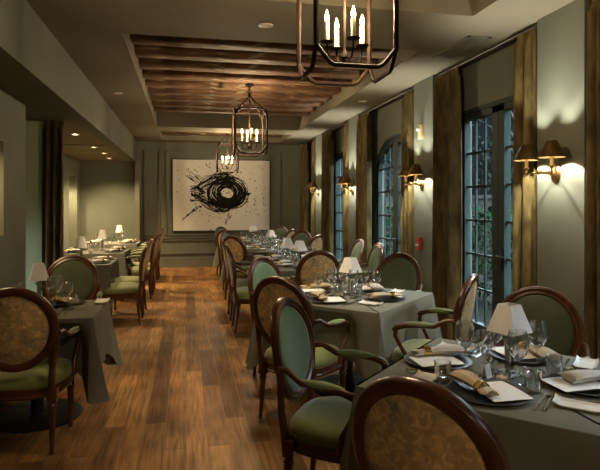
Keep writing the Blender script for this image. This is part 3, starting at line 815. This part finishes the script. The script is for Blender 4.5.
def table(x, y, hx, hy, rz, lab, seed, posts=((0,0),)):
    push = []
    for (qx, qy, fx, fy) in seats:
        vx, vy = qx-x, qy-y; c, s = math.cos(-rz), math.sin(-rz)
        if math.hypot(vx, vy) < 1.35: push.append((c*vx-s*vy, s*vx+c*vy, c*fx-s*fy, s*fx+c*fy, .235))
    t = thing('dining_table', 'pedestal dining table under the cloth, ' + lab, 'table', (x, y, 0), rz, 'pedestal tables under the cloths')
    MB().box(-hx+.02,hx-.02,-hy+.02,hy-.02,.715,.742).build('table_top', M['board'], t, 0, .004)
    for px, py in posts:
        MB().lathe([(.05,.02),(.045,.06),(.04,.30),(.04,.66),(.10,.70),(.12,.714)], 18, Matrix.Translation((px,py,0))).build('pedestal', M['base_dark'], t)
        MB().lathe([(.30,0),(.30,.012),(.27,.022),(.06,.034)], 32, Matrix.Translation((px,py,0))).build('base_plate', M['base_dark'], t)
    c = cloth(hx, hy, seed, push).build('tablecloth', M['linen'], None, 40, loc=(x, y, 0), rotz=rz)
    tag(c, 'taupe linen cloth draped over ' + lab, 'tablecloth', 'taupe cloths on the dining tables')
TN = {'R1':'the nearest right table','R2':'the second right table','R3':'the long two lamp table','R4':'the fourth right table','R5':'the farthest right table',
      'L1':'the nearest left table','L2':'the second left table','L3':'the third left table','L4':'the farthest left table'}
table(R1[0]-.025,R1[1]-.025,.49,.49,PI/4,TN['R1'],1); table(R2[0],R2[1],.53,.53,PI/4,TN['R2'],2)
table(1.36,6.95,.42,.86,0,TN['R3'],3,((0,-.4),(0,.4)))
table(R4[0],R4[1],.53,.53,PI/4,TN['R4'],4); table(R5[0],R5[1],.53,.53,PI/4,TN['R5'],5)
table(-1.03,4.19,.43,.36,0,TN['L1'],6)
table(-1.42,7.55,.50,.42,0,TN['L2'],7); table(-1.42,9.25,.50,.50,0,TN['L3'],8); table(-1.42,11.2,.52,.46,0,TN['L4'],9)

# ------------------------------------------------------------------ table lamps
def make_lamp(square=True):
    r = thing('table_lamp', '', 'table lamp')
    b = MB()
    b.box(-.05,.05,-.05,.05,0,.010); b.box(-.036,.036,-.036,.036,.010,.018)
    b.build('base', M['steel'], r, 0, .002)
    cM = MB().box(-.015,.015,-.015,.015,.018,.155); cM.build('column', M['steel'], r, 0, .004)
    MB().box(-.021,.021,-.021,.021,.155,.172).lathe([(.009,.172),(.009,.20),(.014,.205),(.010,.215)], 10).build('collar', M['steel'], r, 40)
    if square:
        z0, z1, w0, w1 = .190, .310, .068, .034
        def q(w, z): return [(-w,-w,z),(w,-w,z),(w,w,z),(-w,w,z)]
        MB().rings([q(w0,z0),q(w1,z1),q(w1-.003,z1),q(w0-.003,z0),q(w0,z0)], None, False, False).build('lamp_shade', M['shade'], r, 0)
    else:
        z0, z1, w0, w1 = .185, .33, .076, .042; k = 28
        def q(w, z): return [(w*math.cos(2*PI*j/k)*(1-.03*(j%2)), w*math.sin(2*PI*j/k)*(1-.03*(j%2)), z) for j in range(k)]
        MB().rings([q(w0,z0),q(w0*.78,(z0+z1)/2),q(w1,z1),q(w1-.003,z1),q(w0*.78-.003,(z0+z1)/2),q(w0-.003,z0),q(w0,z0)], None, False, False).build('lamp_shade', M['shade'], r, 20)
    return r
mk_sq = lambda: make_lamp(True); mk_rd = lambda: make_lamp(False)
GLp = 'small table lamps on the dining tables'
for x, y, rz, k, lab in ((1.385,2.17,.35,1,'white square shaded lamp on the nearest right table'),(1.32,4.33,.55,1,'white square shaded lamp on the second right table'),
        (1.33,6.43,.3,1,'nearer of the two white lamps on the long table'),(1.28,6.98,.2,1,'farther of the two white lamps on the long table'),
        (1.40,9.18,.3,1,'white square shaded lamp on the fourth right table'),(1.35,11.2,.3,1,'white square shaded lamp on the farthest right table'),
        (-1.06,4.36,.25,1,'white square shaded lamp on the nearest left table'),(-1.32,7.5,0,0,'white round shaded lamp on the second left table'),
        (-1.32,9.35,0,0,'white round shaded lamp on the third left table'),(-1.30,11.45,0,0,'white round shaded lamp on the farthest left table')):
    place('lsq' if k else 'lrd', mk_sq if k else mk_rd, (x, y, TZ), rz, lab, GLp)

# ------------------------------------------------------------------ tableware
def single(name, mb, mat, cat, smooth=40, bevel=0):
    return tag(mb.build(name, mat, None, smooth, bevel), None, cat)
def glass_prof(h, rb, rf, stem):
    zs = h-stem
    out = [(rf,0),(rf,.002),(.007,.007),(.0038,.014),(.0036,stem-.012),(.008,stem)]
    bowl = [(.35,.0),(.74,.15),(.96,.36),(1.0,.5),(.95,.72),(.80,1.0)]
    out += [(rb*q, stem+.004+(zs-.004)*t) for q, t in bowl[0:]]
    inn = [(max(rb*q-.0012,.001), stem+.006+(zs-.006)*t) for q, t in bowl[::-1]]
    return out+inn+[(.001, stem+.006)]
mk_tall = lambda: single('wine_glass', MB().lathe(glass_prof(.225,.045,.036,.105), 24), M['glass'], 'wine glass', 60)
mk_short = lambda: single('wine_glass', MB().lathe(glass_prof(.195,.040,.034,.092), 24), M['glass'], 'wine glass', 60)
mk_tumb = lambda: single('water_tumbler', MB().lathe([(.027,0),(.030,.002),(.036,.09),(.0365,.092),(.0345,.091),(.0285,.008),(.001,.007)], 22), M['glass'], 'tumbler', 60)
mk_charger = lambda: single('charger_plate', MB().lathe([(.08,0),(.10,.002),(.155,.012),(.158,.015),(.154,.0165),(.11,.007),(.09,.005),(.001,.005)], 40), M['slate'], 'plate', 50)
def bent_sheet(hx, hy, th, fn, n=10):
    mb = MB(); top = []; bot = []
    for i in range(n+1):
        for j in range(n+1):
            x = -hx+2*hx*i/n; y = -hy+2*hy*j/n; z = fn(x, y); top.append((x,y,z+th)); bot.append((x,y,z))
    k = n+1; m = k*k; fs = []
    for i in range(n):
        for j in range(n):
            a = i*k+j; fs.append((a, a+k, a+k+1, a+1)); fs.append((m+a, m+a+1, m+a+k+1, m+a+k))
    edge = [i*k for i in range(k)]+[n*k+j for j in range(1,k)]+[i*k+n for i in range(n-1,-1,-1)]+[j for j in range(n-1,0,-1)]
    for i in range(len(edge)):
        a, b = edge[i], edge[(i+1) % len(edge)]; fs.append((a, m+a, m+b, b))
    return mb.add(top+bot, fs)
mk_card = lambda: single('menu_card', bent_sheet(.105,.082,.0015, lambda x, y: .018+.004*math.cos(x*14)), M['white'], 'menu card', 60)
def make_napkin(mat, ring):
    r = thing('rolled_napkin', '', 'napkin')
    mb = MB(); rs = []
    # along +Y: open wide end at -Y .. ring at .06 .. short flared tail
    for y, w, h, z in ((-.125,.062,.013,.024),(-.12,.066,.020,.026),(-.06,.056,.026,.030),(.0,.040,.025,.028),(.045,.024,.020,.024),(.065,.020,.018,.022),(.085,.026,.018,.023),(.115,.036,.014,.024),(.125,.034,.008,.022)):
        w *= .8 if y < .04 else 1; ring_pts = []
        for j in range(28):
            a = 2*PI*j/28
            f = 1+.10*math.sin(3*a+y*20)+.06*math.sin(7*a)
            ring_pts.append((w*math.cos(a)*f, y+.012*math.sin(2*a)*(abs(y) > .1), z*.9+h*.8*math.sin(a)*f))
        rs.append(ring_pts)
    mb.rings(rs); mb.build('cloth', mat, r, 60)
    rg = MB(); k = 20; prof = ((.027,-.016),(.029,0),(.027,.016),(.0245,.016),(.0245,-.016))
    rr2 = [[(q*math.cos(2*PI*j/k), .065+d, .024+q*.92*math.sin(2*PI*j/k)) for q, d in prof] for j in range(k)]
    rg.rings(rr2+[rr2[0]], None, False, False); rg.build('napkin_ring', ring, r, 40)
    return r
mk_nap_t = lambda: make_napkin(M['linen_napkin'], M['gold']); mk_nap_g = lambda: make_napkin(M['grey_napkin'], M['gold']); mk_nap_j = lambda: make_napkin(M['grey_napkin'], M['jade'])
mk_dish = lambda: single('bread_dish', bent_sheet(.047,.088,.004, lambda x, y: 3.2*max(0,abs(y)-.056)**1.6 + .7*max(0,abs(x)-.034), 14), M['porcelain'], 'bread dish', 60)
def make_spoon():
    mb = MB(); rs = []
    for y, w, z in ((-.10,.002,.004),(-.095,.006,.004),(-.06,.005,.004),(0,.003,.006),(.045,.0035,.007),(.055,.010,.006),(.072,.019,.003),(.09,.020,.002),(.105,.012,.004),(.112,.002,.006)):
        rs.append([(-w,y,z),(0,y,z-min(w*.25,.003)),(w,y,z),(w,y,z+.002),(0,y,z+.002-min(w*.25,.003)),(-w,y,z+.002)])
    mb.rings(rs); return single('spoon', mb, M['steel'], 'spoon', 60)
def make_knife():
    mb = MB(); rs = []
    for y, a, b in ((-.115,-.006,.006),(-.11,-.007,.007),(-.01,-.005,.006),(.0,-.004,.009),(.07,-.004,.010),(.10,-.002,.008),(.112,.002,.004)):
        rs.append([(a,y,.001),(b,y,.001),(b,y,.004),(a,y,.004)])
    mb.rings(rs); return single('knife', mb, M['steel'], 'knife', 60)
def make_fork():
    mb = MB(); rs = []
    for y, w, z in ((-.10,.002,.003),(-.095,.007,.003),(-.04,.005,.003),(.03,.003,.005),(.05,.010,.004),(.062,.011,.004)):
        rs.append([(-w,y,z),(w,y,z),(w,y,z+.002),(-w,y,z+.002)])
    mb.rings(rs)
    for k in range(4): mb.box(-.0105+k*.006,-.0075+k*.006,.06,.102,.004,.006)
    return single('fork', mb, M['steel'], 'fork', 40)
def make_shaker():
    r = thing('salt_shaker', '', 'salt shaker')
    MB().lathe([(.017,0),(.019,.003),(.015,.045),(.014,.05)], 14).build('jar', M['glass'], r)
    MB().lathe([(.0155,.048),(.0155,.058),(.010,.066),(.002,.068)], 14).build('lid', M['steel'], r); return r
def make_candle_cup():
    r = thing('tea_light_holder', '', 'candle holder')
    MB().lathe([(.030,0),(.034,.002),(.036,.045),(.0365,.047),(.034,.046),(.031,.010),(.001,.009)], 20).build('cup', M['glass'], r)
    MB().lathe([(.024,.0095),(.024,.022),(.001,.023)], 16).build('wax', M['candle'], r); return r
mk_tent = lambda: single('tent_card', MB().add([(-.022,-.016,0),(.022,-.016,0),(.022,-.001,.055),(-.022,-.001,.055),(-.022,.016,0),(.022,.016,0),(.022,.001,.055),(-.022,.001,.055),(-.022,-.0145,0),(.022,-.0145,0),(.022,0,.0535),(-.022,0,.0535),(-.022,.0145,0),(.022,.0145,0)],
        [(0,1,2,3),(3,2,6,7),(7,6,5,4),(8,11,10,9),(11,12,13,10),(0,8,9,1),(4,5,13,12),(0,3,11,8),(4,12,11,7),(3,7,11),(1,9,10,2),(2,10,6),(6,10,13,5)]), M['white'], 'tent card', 0)
def bread_mb():
    mb = MB(); rs = []
    for i in range(9):
        t = i/8; w = math.sin(PI*min(max(t,.04),.96))**.5; rs.append([(.042*w*math.cos(2*PI*j/14), -.07+.14*t, .026*w+.026*w*math.sin(2*PI*j/14)) for j in range(14)])
    return mb.rings(rs)

def item(kind, mk, x, y, rz, lab, cat_group, z=TZ):
    return place(kind, mk, (x, y, z), rz, lab, cat_group)
def setting(tkey, sname, px, py, dx, dy, full=2, nap='t', glasses=None):
    """px,py plate centre, dx,dy direction towards the table centre"""
    rx, ry = dy, -dx; rot = math.atan2(-dx, dy)
    W = lambda a, b: (px+rx*a+dx*b, py+ry*a+dy*b)
    T = TN[tkey]; w = ' at %s of %s' % (sname, T[4:])
    item('charger', mk_charger, px, py, rot, 'round black charger plate'+w, 'black charger plates')
    ang = rot-PI*.75
    if nap == 'j': nx, ny = px+.035, py+.01
    if full >= 1 and tkey[0] == 'R':
        a, b = (px-.06, py-.005) if nap == 'j' else (px-.03*math.cos(ang)-.02*math.sin(ang), py-.03*math.sin(ang)+.02*math.cos(ang)); item('card', mk_card, a, b, ang+PI/2, 'white menu card on charger'+w, 'white menu cards on the chargers')
    kk = {'t':('nap_t',mk_nap_t,'tan'),'g':('nap_g',mk_nap_g,'stone grey'),'j':('nap_j',mk_nap_j,'lilac grey')}[nap]
    zz = TZ+(.019 if full >= 1 and tkey[0] == 'R' else .006)
    if nap != 'j': nx, ny = (px+.05*math.cos(ang)+.03*math.sin(ang), py+.05*math.sin(ang)-.03*math.cos(ang)) if full == 2 else (px, py)
    item(kk[0], kk[1], nx, ny, ang, kk[2]+' rolled napkin in a ring'+w, 'rolled napkins on the chargers', zz)
    if glasses is None: glasses = (W(.10,.24), W(.19,.165), W(.05,.215) if full < 2 else W(-.04,.225))
    if glasses[0]: item('tall', mk_tall, *glasses[0], 0, 'tall clear wine glass'+w, 'tall clear wine glasses')
    if full >= 1 and glasses[1]:
        item('short', mk_short, *glasses[1], 0, 'shorter clear wine glass'+w, 'shorter clear wine glasses')
    a, b = W(.182,.03) if full >= 2 else W(.2,.02)
    item('knife', make_knife, a, b, rot, 'steel table knife'+w, 'steel table knives')
    if full >= 2:
        a, b = W(.212,.03); item('spoon', make_spoon, a, b, rot, 'steel spoon'+w, 'steel spoons')
        a, b = W(-.195,.02); item('fork', make_fork, a, b, rot, 'steel fork'+w, 'steel forks')
    if full >= 1:
        a, b = W(-.275,.0); item('dish', mk_dish, a, b, rot, 'white oblong bread dish'+w, 'white oblong bread dishes')
    if full >= 1 and glasses[2]:
        item('tumb', mk_tumb, *glasses[2], 0, 'short clear water tumbler'+w, 'clear water tumblers')
def diamond(tkey, c, full, naps, off=.335, gl={}):
    for (sx, sy, nm), np in zip(((-1,-1,'near aisle side'),(-1,1,'far aisle side'),(1,1,'far window side'),(1,-1,'near window side')), naps):
        setting(tkey, nm, c[0]+sx*S*off, c[1]+sy*S*off, -sx*S, -sy*S, full, np, gl.get((sx,sy)))
diamond('R1', (1.385,2.185), 2, 'tgtj', .315, {(-1,1):((1.217,2.25),(1.275,2.19),(1.05,2.13)),(-1,-1):((1.34,2.04),None,(1.35,1.955)),(1,-1):((1.53,2.185),None,(1.555,2.10)),(1,1):(None,(1.43,2.36),(1.50,2.33))}); diamond('R2', R2, 2, 'ttgt'); diamond('R4', R4, 1, 'tgtg'); diamond('R5', R5, 1, 'tgtg')
for x, dx, y, nm in ((1.36-.22,1,6.60,'near aisle side'),(1.36-.22,1,7.32,'far aisle side'),(1.36+.22,-1,6.50,'near window side'),(1.36+.22,-1,7.28,'far window side')):
    setting('R3', nm, x, y, dx, 0, 1, 'g', ((x+dx*.10, y-dx*.19), (x+dx*.02, y-dx*.235), (x+dx*.13, y+dx*.17)))
setting('R3', 'near end', 1.36, 6.27, 0, 1, 0, 't')
setting('L1', 'near side', -1.02, 4.02, 0, 1, 2, 'g'); setting('L1', 'far side', -.90, 4.39, 0, -1, 1, 't', ((-.93, 4.19), (-1.17, 4.22), (-.80, 4.20)))
for k, cy, d in (('L2',7.55,.21),('L3',9.25,.25),('L4',11.2,.23)):
    for y, nm in ((cy-d,'near aisle side'),(cy+d,'far aisle side')): setting(k, nm, -1.09, y, -1, 0, 0, 'g', ((-1.20, y+.17), None, None))
    for y, nm in ((cy-d,'near wall side'),(cy+d,'far wall side')): setting(k, nm, -1.72, y, 1, 0, 0, 'g', ((-1.60, y-.16), None, None))
for x, y, T, k in ((1.30,2.06,'R1',0),(1.22,4.26,'R2',1),(1.36,6.70,'R3',2),(-1.2,4.30,'L1',3)):
    item('shaker', make_shaker, x+.02, y+.16, 0, 'small glass salt shaker beside the lamp on '+TN[T], 'salt shakers beside the lamps')
    item('candlecup', make_candle_cup, x+.0, y+.03, 0, 'low glass tea light cup beside the lamp on '+TN[T], 'tea light cups beside the lamps')
item('tent', mk_tent, 1.27, 2.16, .5, 'small white tent card beside the lamp on the nearest right table', None)

# ================================================================== LIGHT, WORLD, CAMERA
w = bpy.data.worlds.new('World'); sc.world = w; w.use_nodes = True
bg = w.node_tree.nodes['Background']; bg.inputs[0].default_value = (.72, .88, 1, 1); bg.inputs[1].default_value = 15
light('window_portal', 'AREA', (-3.42, 6.1, .75), 1, (1,1,1), None, rot=(0, -PI/2, 0), shape='RECTANGLE', size=1.3, size_y=1.05).data.cycles.is_portal = True
for i, (c, hw) in enumerate(openings):
    o = light('window_portal', 'AREA', (3.12, c, 1.3), 1, (1,1,1), None, rot=(0, PI/2, 0), shape='RECTANGLE', size=2.4, size_y=2*hw)
    o.data.cycles.is_portal = True

cd = bpy.data.cameras.new('Camera'); cam = bpy.data.objects.new('Camera', cd); COL.objects.link(cam)
th = math.atan(114/550)
cam.location = (0, 0, 1.5); cam.rotation_euler = (PI/2, 0, -th)
cd.sensor_width = 36; cd.lens = 36*550/600; cd.shift_y = -31/600; cd.clip_start = .05
sc.camera = cam
sc.view_settings.view_transform = 'Standard'; sc.view_settings.look = 'None'; sc.view_settings.gamma = 1; sc.view_settings.exposure = .6
sc.cycles.caustics_reflective = False; sc.cycles.caustics_refractive = False
sc.cycles.transparent_max_bounces = 24; sc.cycles.sample_clamp_indirect = 4
